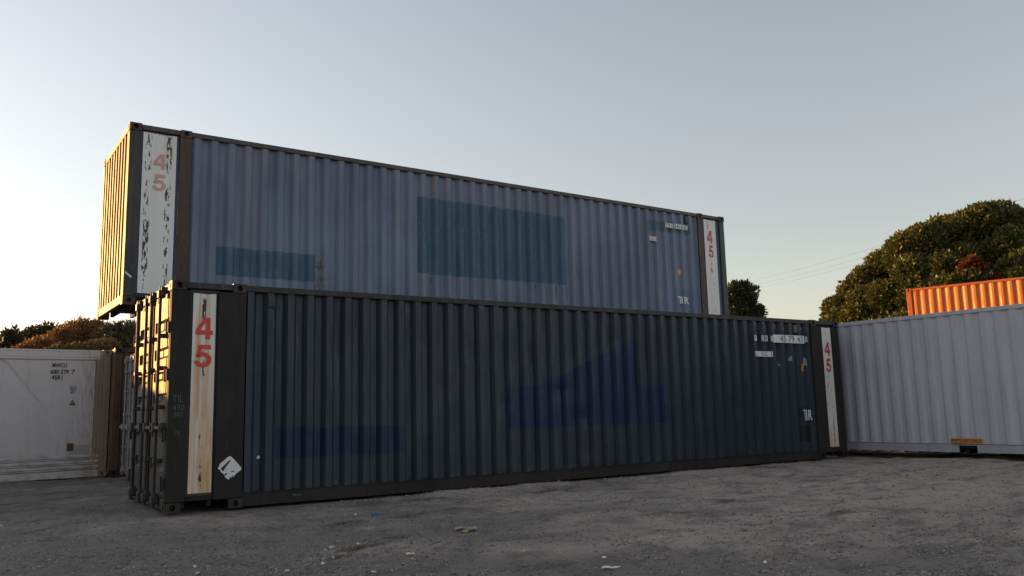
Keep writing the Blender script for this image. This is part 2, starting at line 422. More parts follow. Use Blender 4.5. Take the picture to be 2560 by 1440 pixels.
c = g.mix(g.ramp(g.noise((.9, 1.9, 1), 7, .72, off=44), .53, .68, 0, .75), c, (.085, .075, .068))
c = g.mix(g.ramp(g.noise(17, 6, .75, off=9), .54, .68, 0, .8), c, (.06, .057, .057))
c = g.mix(g.ramp(g.noise(30, 5, .75, off=19), .56, .68, 0, .55), c, (.44, .41, .38))
g.bump(g.math('ADD', g.math('MULTIPLY', g.noise(9, 7, .75), 1.6), g.noise(60, 4, .7, off=7)), 1.0, .035)
gm = g.out(c)
go = link('ground', grid_mesh('ground', X, Y, Z), gm); go['kind'] = 'structure'

# loose gravel lying on it
def gravel():
    n = 26000
    px = RNG.uniform(0, 2560, n*3); py = 1130+RNG.random(n*3)**.75*330
    pts = []
    for a, b in zip(px, py):
        d = pixel_ray(a, b)
        if d.z < -.01:
            t = (-CAM.z)/d.z; p = CAM+d*t
            if -3 < p.x < 15 and -9.5 < p.y < 9 and not (-.1 < p.x < 13.8 and -.02 < p.y < 6): pts.append((p.x, p.y))
    P = np.array(pts); P = P+RNG.normal(0, .04, P.shape)
    keep = (vnoise(P[:, 0], P[:, 1], .9, 11)+vnoise(P[:, 0], P[:, 1], .3, 12)*.8+.5) > RNG.random(len(P))*1.15
    P = P[keep][:n]
    q = RNG.uniform(2.2, 12.8, 2600); P = np.concatenate([P, np.stack([q, -.015-.22*RNG.random(2600)**1.6], -1)]); n = len(P)
    s = .004+.011*RNG.random(n)**2.6+.012*(RNG.random(n) > .985)+.008*RNG.random(n)**3*(np.arange(n) >= n-2600)
    o = np.array([(1,0,0),(0,1,0),(-1,0,0),(0,-1,0),(0,0,1),(0,0,-1)], float)
    V = o[None]*(s[:, None]*RNG.uniform(.6, 1.4, (n, 3)))[:, None, :]+RNG.normal(0, .18, (n, 6, 3))*s[:, None, None]
    a = RNG.random(n)*6.28; ca, sa = np.cos(a), np.sin(a)
    V = np.stack([V[..., 0]*ca[:, None]-V[..., 1]*sa[:, None], V[..., 0]*sa[:, None]+V[..., 1]*ca[:, None], V[..., 2]*.7], -1)
    V += np.stack([P[:, 0], P[:, 1], ground_z(P[:, 0], P[:, 1])+s*.25], -1)[:, None, :]
    f = np.array([(0,1,4),(1,2,4),(2,3,4),(3,0,4),(1,0,5),(2,1,5),(3,2,5),(0,3,5)])
    F = (f[None]+(np.arange(n)*6)[:, None, None]).reshape(-1, 3)
    me = raw_mesh(bpy.data.meshes.new('gravel'), V.reshape(-1, 3), F)
    g = G('gravel_stone', .9, .2); k = g.noise(21, 2, .5)
    o = link('gravel', me, g.out(g.mix(g.ramp(k, .3, .7), (.11, .105, .10), (.34, .315, .295))))
    o['kind'] = 'stuff'; o['label'] = 'loose grey gravel scattered over the dirt yard'
gravel()

# ------------------------------------------------------------------ the two blue 45 ft containers and the one carrying the upper
H45, L45 = 2.896, 13.716
frame_dark = paint('sooty_frame_paint', (.030, .0285, .028), rust=.42, rustcol=(.06, .035, .022), scuff=.12, streak=.1, rough=.75, spec=.15, dirt=(.02, .014, .011))
rail_dark = paint('dark_rail_paint', (.025, .026, .027), rust=.4, rustcol=(.055, .035, .026), scuff=.3, rough=.6)
TEAL, NAVY = (.026, .092, .150), (.003, .0115, .072)
lower_side = paint('navy_side_paint', (.0185, .0305, .049), var=.22, streak=.3, rust=.12, dirtamt=.4, dirt=(.012, .012, .013), scuff=.06, spec=.34, rough=.42, bump=.12, patches=[
    (1.385, 3.31, .58, .985, (.0025, .011, .050), .9), (5.10, 8.63, .865, 1.545, NAVY, .95),
    (5.70, 7.90, 1.5, 2.40, NAVY, .95, 1.55, .375), (10.9, 12.9, 2.28, 2.62, (.012, .016, .04), .7), (12.29, 12.66, .75, 1.07, (.01, .014, .06), .95),
    (12.27, 12.62, .36, .70, (.005, .005, .006), .95), (6.515, 6.875, .25, .44, (.03, .036, .042), .8)])
steel_bar = paint('galvanised_bar_paint', (.036, .038, .042), rust=.25, scuff=.2)
gasket = plain('rubber_gasket', (.012, .012, .012), .8)
lower_door = paint('faded_door_paint', (.038, .034, .030), var=.12, rust=.05, scuff=.05, bump=.08, dirtamt=.35, dirt=(.06, .05, .04))
low_m = dict(frame=frame_dark, rail=rail_dark, bottom_rail=frame_dark, side=lower_side, floor=plain('underfloor', (.02, .018, .016), .9), roof=plain('roof_paint', (.12, .115, .11)),
             casting=paint('rusted_casting', (.018, .014, .012), rust=.4, rustcol=(.07, .04, .025)), door=lower_door, bar=steel_bar, gasket=gasket, hinge=frame_dark,
             end=lower_side, header=lower_door)
LC = Corr(.96, 12.772, 1.322, depth=.078, fl=.052, out=.088)
low = container('shipping_container', 'dark navy forty-five foot container at ground level under the lighter one', (0, 0, 0), 0, L45, H45, low_m,
                LC, ends=('doors', 'panel'), post=.235, intermediate=True, lw=.36, rail=(.012, .175), panel_z0=.18, group='forty-five foot containers', seed=5, knocks=26)
GREYBLUE = (.132, .174, .252)
def drips(g, c):
    for xc, wd, z1 in ((7.86, .07, .83), (8.17, .05, .80), (8.40, .08, .83), (8.70, .05, .81), (6.03, .05, .42), (5.40, .03, .80)):
        m = g.mul(g.ramp(g.math('ABSOLUTE', g.math('SUBTRACT', g.x, xc)), wd, wd*.3), g.ramp(g.z, z1+.02, z1-.04), g.ramp(g.z, z1-.55, z1-.1))
        m = g.mul(m, g.ramp(g.noise((30, 30, 3), 3, off=xc), .3, .6)); c = g.mix(m, c, (.085, .055, .04))
    m = g.mul(g.band(g.x, 4.9, 9.4, .3), g.ramp(g.noise((9, 9, .5), 4, off=77), .5, .7), g.ramp(g.z, 2.0, 2.75), .75)
    c = g.mix(m, c, (.21, .17, .135))
    m = g.mul(g.band(g.x, 3.05, 3.25, .06), g.band(g.z, .2, 1.02, .2), g.ramp(g.noise(16, 4, off=5), .45, .6)); c = g.mix(m, c, (.10, .105, .06))
    return c
upper_side = paint('chalky_blue_side_paint', GREYBLUE, var=.17, streak=.42, rust=.10, dirtamt=.3, dirt=(.085, .095, .13), scuff=.08, spec=.3, chalk=(.228, .230, .266), extra=drips, patches=[
    (1.39, 3.10, .55, 1.03, TEAL, .9), (5.12, 8.70, .855, 2.345, TEAL, .92), (11.1, 12.54, 2.32, 2.56, (.06, .115, .15), .9),
    (11.9, 12.6, .3, 1.0, (.10, .125, .24), .5)])
rust_frame = paint('rusted_brown_frame', (.052, .034, .027), rust=.6, rustcol=(.085, .045, .03), scuff=.2, streak=.2)
upper_end = paint('sun_bleached_end_paint', (.112, .084, .052), var=.12, rust=.0, scuff=.0, bump=.04, dirtamt=.35, dirt=(.12, .07, .04))
up_m = dict(frame=paint('upper_post_paint', (.045, .042, .038), rust=.3, rustcol=(.09, .05, .03), patches=[(-1, .3, .0, 1.0, (.026, .04, .046), .8), (13.2, 14, 0, 3, (.045, .065, .078), .9)]),
            mid_post=rust_frame, casting=rust_frame, rail=paint('upper_rail_paint', (.07, .058, .055), rust=.45, rustcol=(.10, .05, .03), scuff=.2),
            bottom_rail=rail_dark, side=upper_side, back=upper_side, floor=low_m['floor'], roof=low_m['roof'], end=upper_end, header=upper_end)
UC = Corr(.95, 12.766, 1.360, pitch=.2805, depth=.062, fl=.058, out=.086)
UPLOC, UPYAW = (-.1636, 2.6965, 2.902), .0134
upc = container('shipping_container', 'faded blue-grey forty-five foot container on top of the stack with teal patches', UPLOC, UPYAW, L45, H45, up_m,
                UC, intermediate=True, rail=(.02, .19), panel_z0=.16, group='forty-five foot containers', seed=9, knocks=22)
grey_m = dict(frame=plain('plain_grey_paint', (.14, .14, .145)), floor=low_m['floor'])
ey = Vector((math.cos(UPYAW), math.sin(UPYAW), 0))
sup = container('shipping_container', 'grey container hidden behind the navy one carrying the upper container', Vector(UPLOC)+ey*.762-Vector((0, 0, 2.9)), UPYAW, 12.192, 2.896, grey_m, holes=False, roofbump=False)

# number panels in the end bays
def end_bay(parent, x0, x1, y, z0, z1, mat, bx0, bx1, bz0, bz1, wave, wmat, marks, back):
    """recessed backing sheet with a shallow-waved white number panel on it"""
    sf = (lambda x: y+wave*(.5-.5*math.cos((x-bx0)/(bx1-bx0)*math.pi*4)))
    m = MB()
    for i in range(17):
        x = x0+(x1-x0)*i/16; m.v += [(x, y+wave+.004, z0), (x, y+wave+.004, z1)]
    for i in range(16): m.f.append((2*i, 2*i+2, 2*i+3, 2*i+1))
    m.build('recess_panel', back, parent)
    m = MB(); n = 25
    for i in range(n):
        x = bx0+(bx1-bx0)*i/(n-1); jz = .004*math.sin(i*2.1)
        m.v += [(x, sf(x), bz0+jz), (x, sf(x), bz1+jz+wave*.5*math.sin(i/3))]
    for i in range(n-1): m.f.append((2*i, 2*i+2, 2*i+3, 2*i+1))
    p = m.build('number_panel', wmat, parent, smooth=True)
    for body, a, b, c, d, mm in marks:
        xs = sorted(set([a, b]+[a+(b-a)*k/8 for k in range(9)]))
        bm_p = numeral(body, a, b, c, d)
        class S(Corr):
            def __init__(s): pass
            def xs(s): return xs
            def at(s, x, raw=0): return sf(x)
        decal('number_marking', bm_p, mm, p, S())
    return p
RED = plain('red_number_paint', (.55, .055, .045), .5, .12)
def red_worn(name, keep, col):
    g = G(name, .5); m = g.ramp(g.noise((14, 14, 5), 4), keep, keep+.1)
    return g.out(g.mix(m, (.62, .60, .57), col))
PINK = red_worn('faded_red_number_paint', -.2, (.56, .32, .30)); REDW = red_worn('flaked_red_number_paint', .3, (.42, .06, .07))
lw_white = stripe_white('rust_run_white_paint', [(.405, 2.40, 2.68, .03, .85), (.42, 1.60, 2.0, .03, .38), (.41, .28, .95, .025, .40), (.41, 1.0, 1.5, .015, .15)],
    [(.345, .05, 1.2, 2.75, .75), (.455, .05, 1.2, 2.75, .6), (.41, .2, .2, 1.85, .62), (.52, .07, .2, .9, .85), (.41, .2, .2, .55, .55), (.30, .05, .2, 1.2, .35)], base=(0.694, 0.716, 0.694))
end_bay(low, .236, .60, .035, .18, 2.795, frame_dark, .269, .555, .215, 2.744, .010, lw_white,
        [('4', .308, .521, 2.154, 2.437, RED), ('5', .309, .515, 1.793, 2.082, RED)], plain('navy_recess_paint', (.022, .026, .040)))
lw_white2 = stripe_white('cracked_white_paint', [(13.30, 2.45, 2.7, .012, .5), (13.27, 1.0, 1.75, .035, .42), (13.36, .3, .85, .03, .5), (13.36, .85, 1.5, .015, .3)],
    [(13.3, .25, .15, .42, .6)], base=(0.716, 0.705, 0.684), offs=9)
end_bay(low, 13.11, 13.52, .035, .18, 2.795, frame_dark, 13.15, 13.488, .225, 2.747, .008, lw_white2,
        [('4', 13.242, 13.426, 2.147, 2.435, REDW), ('5', 13.253, 13.423, 1.796, 2.085, REDW)], frame_dark)
up_blue = plain('blue_recess_paint', (.05, .075, .14))
uw = stripe_white('peeling_white_paint', [(.29, 2.15, 2.75, .055, .55), (.605, 2.15, 2.75, .05, .62), (.285, 1.3, 2.0, .045, .42), (.29, .55, 1.35, .055, .66), (.29, .2, .55, .03, .4),
                                           (.60, 1.1, 1.95, .05, .42), (.60, .3, 1.1, .045, .40)], [(.6, .12, 2.4, 2.8, .35)], base=(0.716, 0.759, 0.759))
end_bay(upc, .172, .755, .03, .175, 2.79, None, .205, .712, .185, 2.772, .012, uw,
        [('4', .37, .567, 2.20, 2.447, PINK), ('5', .371, .567, 1.838, 2.108, PINK)], up_blue)
uw2 = stripe_white('chipped_white_paint', [(13.17, 2.55, 2.75, .03, .5), (13.22, 1.45, 1.75, .03, .5), (13.20, 2.1, 2.5, .02, .4), (13.27, .25, 1.3, .02, .42)], None, base=(0.716, 0.716, 0.716), offs=4)
end_bay(upc, 12.95, 13.54, .03, .175, 2.79, None, 13.012, 13.425, .185, 2.772, .010, uw2,
        [('4', 13.124, 13.30, 2.181, 2.504, REDW), ('5', 13.15, 13.309, 1.831, 2.136, REDW)], up_blue)

# plates, stickers and lettering on the lower container
def plate(parent, name, x0, x1, z0, z1, mat, cor, texts=(), lab=None):
    cor = (lambda c_: (lambda x: c_.y0-.001))(cor)
    p = decal(name, rect(x0, x1, z0, z1), mat, parent, cor)
    for body, a, b, c, d in texts: decal('plate_lettering', glyphs(body, a, b, c, d), BLACK, p, cor, lift=.010)
    if lab: p['label'] = lab
    return p
for ch, a, b in (('T', 10.995, 11.065), ('D', 11.205, 11.285), ('R', 11.31, 11.39), ('U', 11.49, 11.555)):
    plate(low, 'letter_sticker', a, b, 2.405, 2.52, WHITE, LC, [(ch, a+.014, b-.012, 2.418, 2.507)])
p = plate(low, 'number_plate', 11.56, 12.545, 2.385, 2.548, WHITE, LC, lab='long white plate with hand-lettered 45 79 43')
for body, a, b in (('45', 11.77, 11.96), ('79', 12.04, 12.22), ('43', 12.32, 12.49)): decal('plate_lettering', glyphs(body, a, b, 2.405, 2.535), BLACK, p, lambda x: LC.y0-.001, lift=.010)
plate(low, 'letter_sticker', 12.575, 12.645, 2.42, 2.53, WHITE, LC, [('0', 12.59, 12.632, 2.432, 2.518)])
plate(low, 'number_plate', 10.985, 11.52, 2.093, 2.2, WHITE, LC, [('L', 11.0, 11.06, 2.105, 2.185), ('5', 11.17, 11.235, 2.108, 2.188), ('G', 11.27, 11.345, 2.108, 2.188), ('1', 11.47, 11.49, 2.108, 2.188)], 'white plate lettered L 5 G 1')
YEL = plain('yellow_sticker', (.52, .24, .03), .5, .15, 40)
ys = decal('warning_sticker', rect(12.39, 12.495, 1.81, 1.955), YEL, low, LC)
for k in range(2): decal('sticker_symbol', [[(12.415, 1.835+k*.065), (12.47, 1.835+k*.065), (12.442, 1.875+k*.065)]], plain('brown_ink', (.16, .06, .02)), ys, LC, lift=.010)
def tir(parent, cor, x0, x1, z0, z1):
    w_ = x1-x0; st = w_*.10
    P = [[(x0, z1-st*.9), (x0+w_*.29, z1-st*.9), (x0+w_*.29, z1), (x0, z1)], [(x0+w_*.16, z0), (x0+w_*.24, z0), (x0+w_*.24, z1-st), (x0+w_*.16, z1-st)],
         [(x0+w_*.31, z0), (x0+w_*.43, z0), (x0+w_*.43, z1), (x0+w_*.31, z1)]]
    return decal('tir_lettering', P+glyphs('R', x0+w_*.56, x1, z0, z1, .03), WHITE, parent, lambda x: cor.y0-.001)
tir(low, LC, 12.34, 12.625, .80, 1.015)
PALE = plain('pale_paint_remnant', (.26, .29, .31), .6)
for pts in ([(11.74, 1.995), (11.80, 1.915), (11.745, 1.925)], [(12.055, 2.02), (12.12, 2.02), (12.115, 2.10), (12.09, 2.125), (12.06, 2.08)], [(12.555, 1.93), (12.63, 1.93), (12.625, 2.06), (12.595, 2.11), (12.56, 2.06)],
            [(11.68, 2.70), (11.74, 2.695), (11.74, 2.765), (11.68, 2.77)], [(11.95, 2.64), (12.01, 2.63), (12.00, 2.745), (11.95, 2.75)], [(12.52, 2.67), (12.57, 2.67), (12.57, 2.73), (12.52, 2.735)]):
    decal('paint_remnant', [pts], PALE, low, LC)
decal('white_patch', [[(1.14, .60), (1.18, .60), (1.185, .635), (1.15, .64)]], WHITE, low, LC)
# small vents under the top rail
for par, cc, xv, mm in ((low, LC, 1.28, lower_side), (low, LC, 12.27, plain('olive_vent_paint', (.10, .11, .08))), (upc, UC, 12.40, plain('blue_vent_paint', (.05, .07, .10)))):
    MB().box(xv-.05, xv+.05, cc.y0-.022, cc.y0+.04, 2.60, 2.765).box(xv-.035, xv+.035, cc.y0-.03, cc.y0-.02, 2.615, 2.68).build('vent_cover', mm, par, .006)
# torn hazard diamond, chalk writing
dia = [(.62, .505), (.645, .49), (.665, .455), (.70, .43), (.72, .385), (.765, .36), (.775, .405), (.79, .375), (.805, .42), (.815, .385), (.85, .43), (.88, .45), (.915, .475), (.917, .50), (.86, .57), (.82, .615), (.775, .657), (.74, .645), (.70, .61), (.645, .565), (.635, .535)]
def front_y(y): return (lambda x: y)
dp = decal('hazard_placard', [dia], WHITE, low, front_y(0)); dp['label'] = 'torn white diamond placard with black traces'
decal('placard_trace', [[(.655, .50), (.675, .525), (.76, .60), (.785, .605), (.77, .585), (.705, .50), (.69, .47)], [(.785, .465), (.835, .47), (.83, .458), (.79, .452)], [(.70, .415), (.73, .42), (.745, .44), (.72, .445)]], BLACK, dp, front_y(0), lift=.010)
CHALK = plain('chalk', (.105, .135, .14), .9, .2, 60)
for body, a, b, c, d in (('TIL', .05, .175, 1.355, 1.44), ('430', .055, .19, 1.255, 1.315), ('BAD', .075, .175, 1.175, 1.235), ('T6', .085, .14, .945, 1.0)):
    decal('chalk_writing', glyphs(body, a, b, c, d, -.012), CHALK, low, front_y(0))
decal('chalk_writing', [[(1.60, .10), (1.70, .09), (1.73, .115), (1.65, .112), (1.61, .13)]], plain('green_chalk', (.05, .085, .08)), low, front_y(.012))
# upper container lettering
p = plate(upc, 'number_plate', 11.685, 11.945, 2.43, 2.54, WHITE, UC); 
for body, a, b in (('T', 11.70, 11.76), ('R', 11.79, 11.85), ('U', 11.88, 11.935)): decal('plate_lettering', glyphs(body, a, b, 2.44, 2.53), BLACK, p, lambda x: UC.y0-.001, lift=.010)
p = plate(upc, 'number_plate', 11.975, 12.36, 2.43, 2.545, WHITE, UC, [('54163', 11.985, 12.34, 2.44, 2.53)]); plate(upc, 'letter_sticker', 12.375, 12.44, 2.43, 2.54, WHITE, UC, [('2', 12.388, 12.43, 2.442, 2.53)])
plate(upc, 'number_plate', 11.135, 11.39, 2.06, 2.165, WHITE, UC, [('L', 11.145, 11.19, 2.07, 2.155), ('5', 11.205, 11.25, 2.07, 2.155), ('G', 11.27, 11.325, 2.07, 2.155), ('1', 11.355, 11.375, 2.07, 2.155)])
decal('warning_sticker', rect(12.075, 12.175, 1.335, 1.455), plain('bright_yellow_sticker', (.62, .36, .06)), upc, UC)
tir(upc, UC, 11.97, 12.34, .63, .80)
decal('document_holder', [[(.01, .475), (.105, .40), (.115, .43), (.02, .505)]], plain('silver_sleeve', (.5, .55, .56), .35), upc, front_y(0), lift=.012)

# ------------------------------------------------------------------ white container at the right
whitep = paint('grey_white_side_paint', (.45, .47, .52), var=.06, rust=0., streak=.35, dirtamt=.38, dirt=(.27, .262, .265), scuff=.05, spec=.3, rough=.6)
W_m = dict(frame=whitep, floor=low_m['floor'], bottom_rail=paint('white_rail_paint', (.36, .375, .41), rust=0, var=.06), roof=plain('white_roof_paint', (.45, .45, .46)))
WC = Corr(.17, 12.02, .06, depth=.034)
whi = container('shipping_container', 'plain light grey container standing across the right side of the yard', (14.26, 2.90, .045), R(-88.2), 12.192, 2.886, W_m, WC,
                rail=(.07, .205), panel_z0=.235, pocket=[(4.90, 5.265)], seed=21, knocks=10)
sg = decal('lift_sign', rect(4.765, 5.385, .25, .345), plain('orange_sign', (.55, .22, .035), .5, .1), whi, lambda x: .004)
decal('sign_lettering', glyphs('EMPTY LIFT ONLY', 4.785, 5.365, .268, .330), plain('brown_lettering', (.09, .03, .015)), sg, lambda x: .004, lift=.010)
# ------------------------------------------------------------------ orange container on a second one, far right
orangep = paint('orange_side_paint', (.50, .135, .024), var=.14, rust=.05, streak=.4, chalk=(.52, .21, .06), dirtamt=.12, dirt=(.35, .09, .02), scuff=.02)
O_m = dict(frame=paint('orange_frame_paint', (.36, .085, .014), var=.1, rust=.05, scuff=.02), side=orangep, floor=low_m['floor'])
OC = Corr(.17, 5.888, .05, depth=.04)
container('shipping_container', 'bright orange sunlit container showing above the light grey one', (26.61, 6.02, 2.60), R(-76.2), 6.058, 2.591, O_m, OC, seed=31)
container('shipping_container', 'container hidden behind the light grey one carrying the orange container', (26.61, 6.02, -.02), R(-76.2), 6.058, 2.591, grey_m, holes=False, roofbump=False)

# ------------------------------------------------------------------ white refrigerated container at the left
RY = R(4.0); RL, RH = 12.192, 2.896
ref = empty('refrigerated_container', 'dirty white refrigerated container with rust-stained corner at the left', 'container', (.83-RL*math.cos(RY), 10.46-RL*math.sin(RY), -.13), RY)
def ref_mat(name, base):
    g = G(name, .5)
    c = g.mix(g.noise((1, 1, .6), 5), tuple(k*.86 for k in base), base)
    m = g.mul(g.ramp(g.noise((12, 12, .7), 5, .6, off=3), .55, .78), .35); c = g.mix(m, c, (.28, .25, .20))
    m = g.mul(g.ramp(g.noise((3, 3, 9), 5, .65, off=13), .40, .68), g.ramp(g.z, .62, .42), .55); c = g.mix(m, c, (.20, .155, .09))
    m = g.mul(g.ramp(g.noise((20, 20, 3), 5, .65, off=23), .40, .65), g.ramp(g.x, RL-.85, RL-.03), .9); c = g.mix(m, c, (.24, .12, .05))
    m = g.mul(g.ramp(g.noise((30, 30, 5), 4, .7, off=33), .64, .70), g.ramp(g.x, RL-1.6, RL-.3, .15, 1), .8); c = g.mix(m, c, (.07, .045, .03))
    m = g.mul(g.ramp(g.noise((26, 26, 7), 4, .7, off=43), .70, .73), .7); c = g.mix(m, c, (.14, .13, .13))
    g.bump(g.noise((2, 2, 1.5), 3), .15, .02); return g.out(c)
rw = ref_mat('dirty_white_paint', (.60, .605, .64))
# side skin with seams and a diagonal dent crease
xs = np.arange(RL-3.4, RL-.305, .02); zs = np.arange(.49, 2.655, .02); XX, ZZ = np.meshgrid(xs, zs); Dp = np.zeros_like(XX)
cre = [(-2.25, 2.70), (-2.06, 2.54), (-1.76, 2.15), (-1.42, 1.71), (-1.22, 1.36), (-1.05, .95), (-.95, .75)]
best = np.full(XX.shape, 9.); sgn = np.zeros_like(XX)
for (ax, az), (bx, bz) in zip(cre[:-1], cre[1:]):
    ax += RL; bx += RL; d = math.hypot(bx-ax, bz-az); ux, uz = (bx-ax)/d, (bz-az)/d
    q = np.clip((XX-ax)*ux+(ZZ-az)*uz, 0, d); e = np.hypot(XX-ax-q*ux, ZZ-az-q*uz); s_ = (XX-ax)*-uz+(ZZ-az)*ux
    k = e < best; best[k] = e[k]; sgn[k] = np.sign(s_)[k]
fade = np.clip((ZZ-.8)/.7, 0, 1)
Dp += fade*(np.where(sgn > 0, .006, .030)*np.exp(-(best/np.where(sgn > 0, .05, .17))**2)-.012*np.exp(-(best/.018)**2))
Dp += .007*np.exp(-((XX-(RL-1.50))/.07)**2-((ZZ-1.62)/.09)**2)
for sx in np.arange(RL-.72, RL-3.4, -.452): Dp += .004*np.exp(-((XX-sx)/.012)**2)
Dp += vnoise(XX, ZZ, .5, 51)*.006
me = grid_mesh('side_skin', XX, .035+Dp, ZZ); me.polygons.foreach_set('use_smooth', [True]*len(me.polygons)); link('side_skin', me, rw, ref)
MB().box(.3, RL-3.4, .034, .07, .49, 2.655).build('side_skin', rw, ref)
MB().box(.17, RL-.17, .01, .12, 2.66, 2.84).box(.17, RL-.17, .022, .12, 2.842, RH-.008).box(.17, RL-.17, .004, .02, 2.72, 2.745).build('top_rail', rw, ref, .008)
m = MB().box(.17, RL-.17, .0, .1, .0, .155)
for z in (.17, .285, .40): m.box(.17, RL-.17, .018, .1, z, z+.035).box(.17, RL-.17, .004, .1, z+.037, z+.105)
m.build('bottom_rail', rw, ref, .008)
rustw = paint('rust_stained_post_paint', (.23, .195, .155), rust=.42, rustcol=(.13, .055, .025), dirtamt=.6, dirt=(.15, .085, .045), streak=.1)
for xa in (.0, RL-.30):
    m = MB()
    for k, (a, b, y) in enumerate(((0, .075, .02), (.078, .15, .006), (.153, .30, .0)) if xa else ((0, .3, 0),)): m.box(xa+a, xa+b, y, .15, .12, RH-.12)
    m.build('corner_post', rustw, ref, .006); MB().box(xa, xa+.3, 2.438-.15, 2.438, .12, RH-.12).build('corner_post', rustw, ref, .006)
for x0, e in ((0, 'left'), (RL-.178, 'right')):
    for y0, f in ((-.006, 'front'), (2.438-.156, 'back')):
        for z0 in (0, RH-.118): casting(MB(), x0-(.006 if e == 'left' else 0), x0+.178+(.006 if e == 'right' else 0), y0, y0+.162, z0, z0+.118, (f, e)).build('corner_casting', rustw, ref)
MB().box(.05, RL-.05, .07, 2.438-.06, .10, RH-.015).build('insulated_body', plain('white_body_paint', (.5, .5, .5)), ref)
fy = front_y(.030)
def rtext(body, a, b, c, d): return decal('container_lettering', glyphs(body, RL+a, RL+b, c, d, .012), BLACK, ref, front_y(.026))
rtext('MWCU', -1.215, -.92, 2.485, 2.58); rtext('680 279', -1.24, -.88, 2.335, 2.435); rtext('7', -.82, -.755, 2.335, 2.435); rtext('45R1', -1.215, -1.0, 2.205, 2.305)
x0, x1, z0, z1 = RL-.83, RL-.70, 1.968, 2.06; lw_ = .006
decal('code_mark', rect(x0, x1, z0, z0+lw_)+rect(x0, x1, z1-lw_, z1)+rect(x0, x0+lw_, z0, z1)+rect(x1-lw_, x1, z0, z1)+glyphs('ilc', x0+.015, x1-.015, z0+.015, z1-.018)+glyphs('BIC', x0+.01, x1-.02, z0-.075, z0-.018), BLACK, ref, front_y(.026))
tr = decal('warning_triangle', [[(RL-.835, 1.632), (RL-.70, 1.632), (RL-.768, 1.752)]], BLACK, ref, front_y(.026))
decal('triangle_field', [[(RL-.818, 1.642), (RL-.717, 1.642), (RL-.768, 1.735)]], plain('ochre_field', (.30, .13, .06)), tr, front_y(.026), lift=.010)
decal('brown_plate', rect(RL-.84, RL-.70, .60, .775), paint('brown_plate_paint', (.13, .06, .04), rust=.3), ref, front_y(.026), lift=.008)
decal('grey_patch', [[(RL-.80, .50), (RL-.37, .50), (RL-.37, .73), (RL-.69, .72), (RL-.69, .59), (RL-.80, .59)]], plain('grey_patch_paint', (.36, .37, .36), .6, .2, 9), ref, front_y(.026), lift=.004)

# ------------------------------------------------------------------ rusty container and white-doored container behind the stack
rustp = paint('brick_red_rusted_paint', (.10, .04, .03), rust=.45, rustcol=(.12, .06, .035), dirtamt=.4)
rpost = paint('scaling_rust_post', (.085, .056, .044), rust=.75, rustcol=(.035, .022, .016), scuff=.5, streak=.4)
container('shipping_container', 'rusty brown container with a scaling corner post beside the white refrigerated one', (.838, 9.95, -.11), 0, 12.192, 2.896,
          dict(frame=rustp, post=rpost, casting=paint('black_casting', (.02, .018, .018), rust=.2), side=rustp, floor=low_m['floor']), seed=41)
dw = paint('pale_door_paint', (.16, .16, .165), rust=.12, dirtamt=.4)
container('shipping_container', 'container with pale locking bars on its doors between refrigerated and navy containers', (.955, 6.80, -.05), 0, 12.192, 2.591,
          dict(frame=rustp, side=plain('dull_side_paint', (.2, .2, .2)), floor=low_m['floor'], door=dw, bar=paint('pale_bar_paint', (.24, .245, .262), rust=.5), gasket=gasket, hinge=rustp, header=rustp),
          ends=('doors', 'panel'), seed=51)

# ------------------------------------------------------------------ trees
def leaf_material(name, cols, trans=.25, rough=.5, scale=.9):
    g = G(name, rough, .3)
    c = g.mix(g.ramp(g.noise(scale, 3), .35, .65), cols[0], cols[1])
    c = g.mix(g.ramp(g.noise(scale*6, 3, off=5), .45, .7), c, cols[2])
    g.out(c)
    tl = g.t.nodes.new('ShaderNodeBsdfTranslucent'); mx = g.t.nodes.new('ShaderNodeMixShader'); mx.inputs[0].default_value = trans
    g.t.links.new(c, tl.inputs[0]); g.t.links.new(g.b.outputs[0], mx.inputs[1]); g.t.links.new(tl.outputs[0], mx.inputs[2])
    g.t.links.new(mx.outputs[0], g.t.nodes['Material Output'].inputs[0]); return g.m
def crown_mesh(name, lobes, n_ros, leaf, k=6, width=.34, upw=.5, seed=0, shell=.55, tight=.7):
    """rosettes of leaf-shaped faces scattered through the outer volume of overlapping lobes"""
    rg = np.random.default_rng(seed); vol = np.array([a[3]*a[4]*a[5] for a in lobes])**(2/3); vol = vol/vol.sum()
    C, N_ = [], []
    for (cx, cy, cz, rx, ry, rz), v in zip(lobes, vol):
        n = int(n_ros*v); d = rg.normal(size=(n, 3)); d /= np.linalg.norm(d, axis=1)[:, None]
        r = 1-shell*rg.random(n)**1.7+rg.normal(0, .04, n)
        C.append(np.array((cx, cy, cz))+d*r[:, None]*np.array((rx, ry, rz))); N_.append(d)
    C = np.concatenate(C); D = np.concatenate(N_)
    C = np.repeat(C, k, 0); D = np.repeat(D, k, 0); n = len(C)
    D = D*tight+rg.normal(0, .55, (n, 3))+np.array((0, 0, upw)); D /= np.linalg.norm(D, axis=1)[:, None]
    S = np.cross(D, rg.normal(size=(n, 3))); S /= np.linalg.norm(S, axis=1)[:, None]; Nn = np.cross(D, S)
    ln = (leaf*rg.uniform(.6, 1.3, n))[:, None]; C = C+rg.normal(0, leaf*.25, (n, 3))
    V = np.stack([C, C+D*ln*.55+S*ln*width*.5+Nn*ln*.08, C+D*ln, C+D*ln*.55-S*ln*width*.5+Nn*ln*.08], 1).reshape(-1, 3)
    return raw_mesh(bpy.data.meshes.new(name), V, np.arange(n*4).reshape(n, 4))
BARK = plain('bark', (.07, .055, .04), .9, .35, 6)
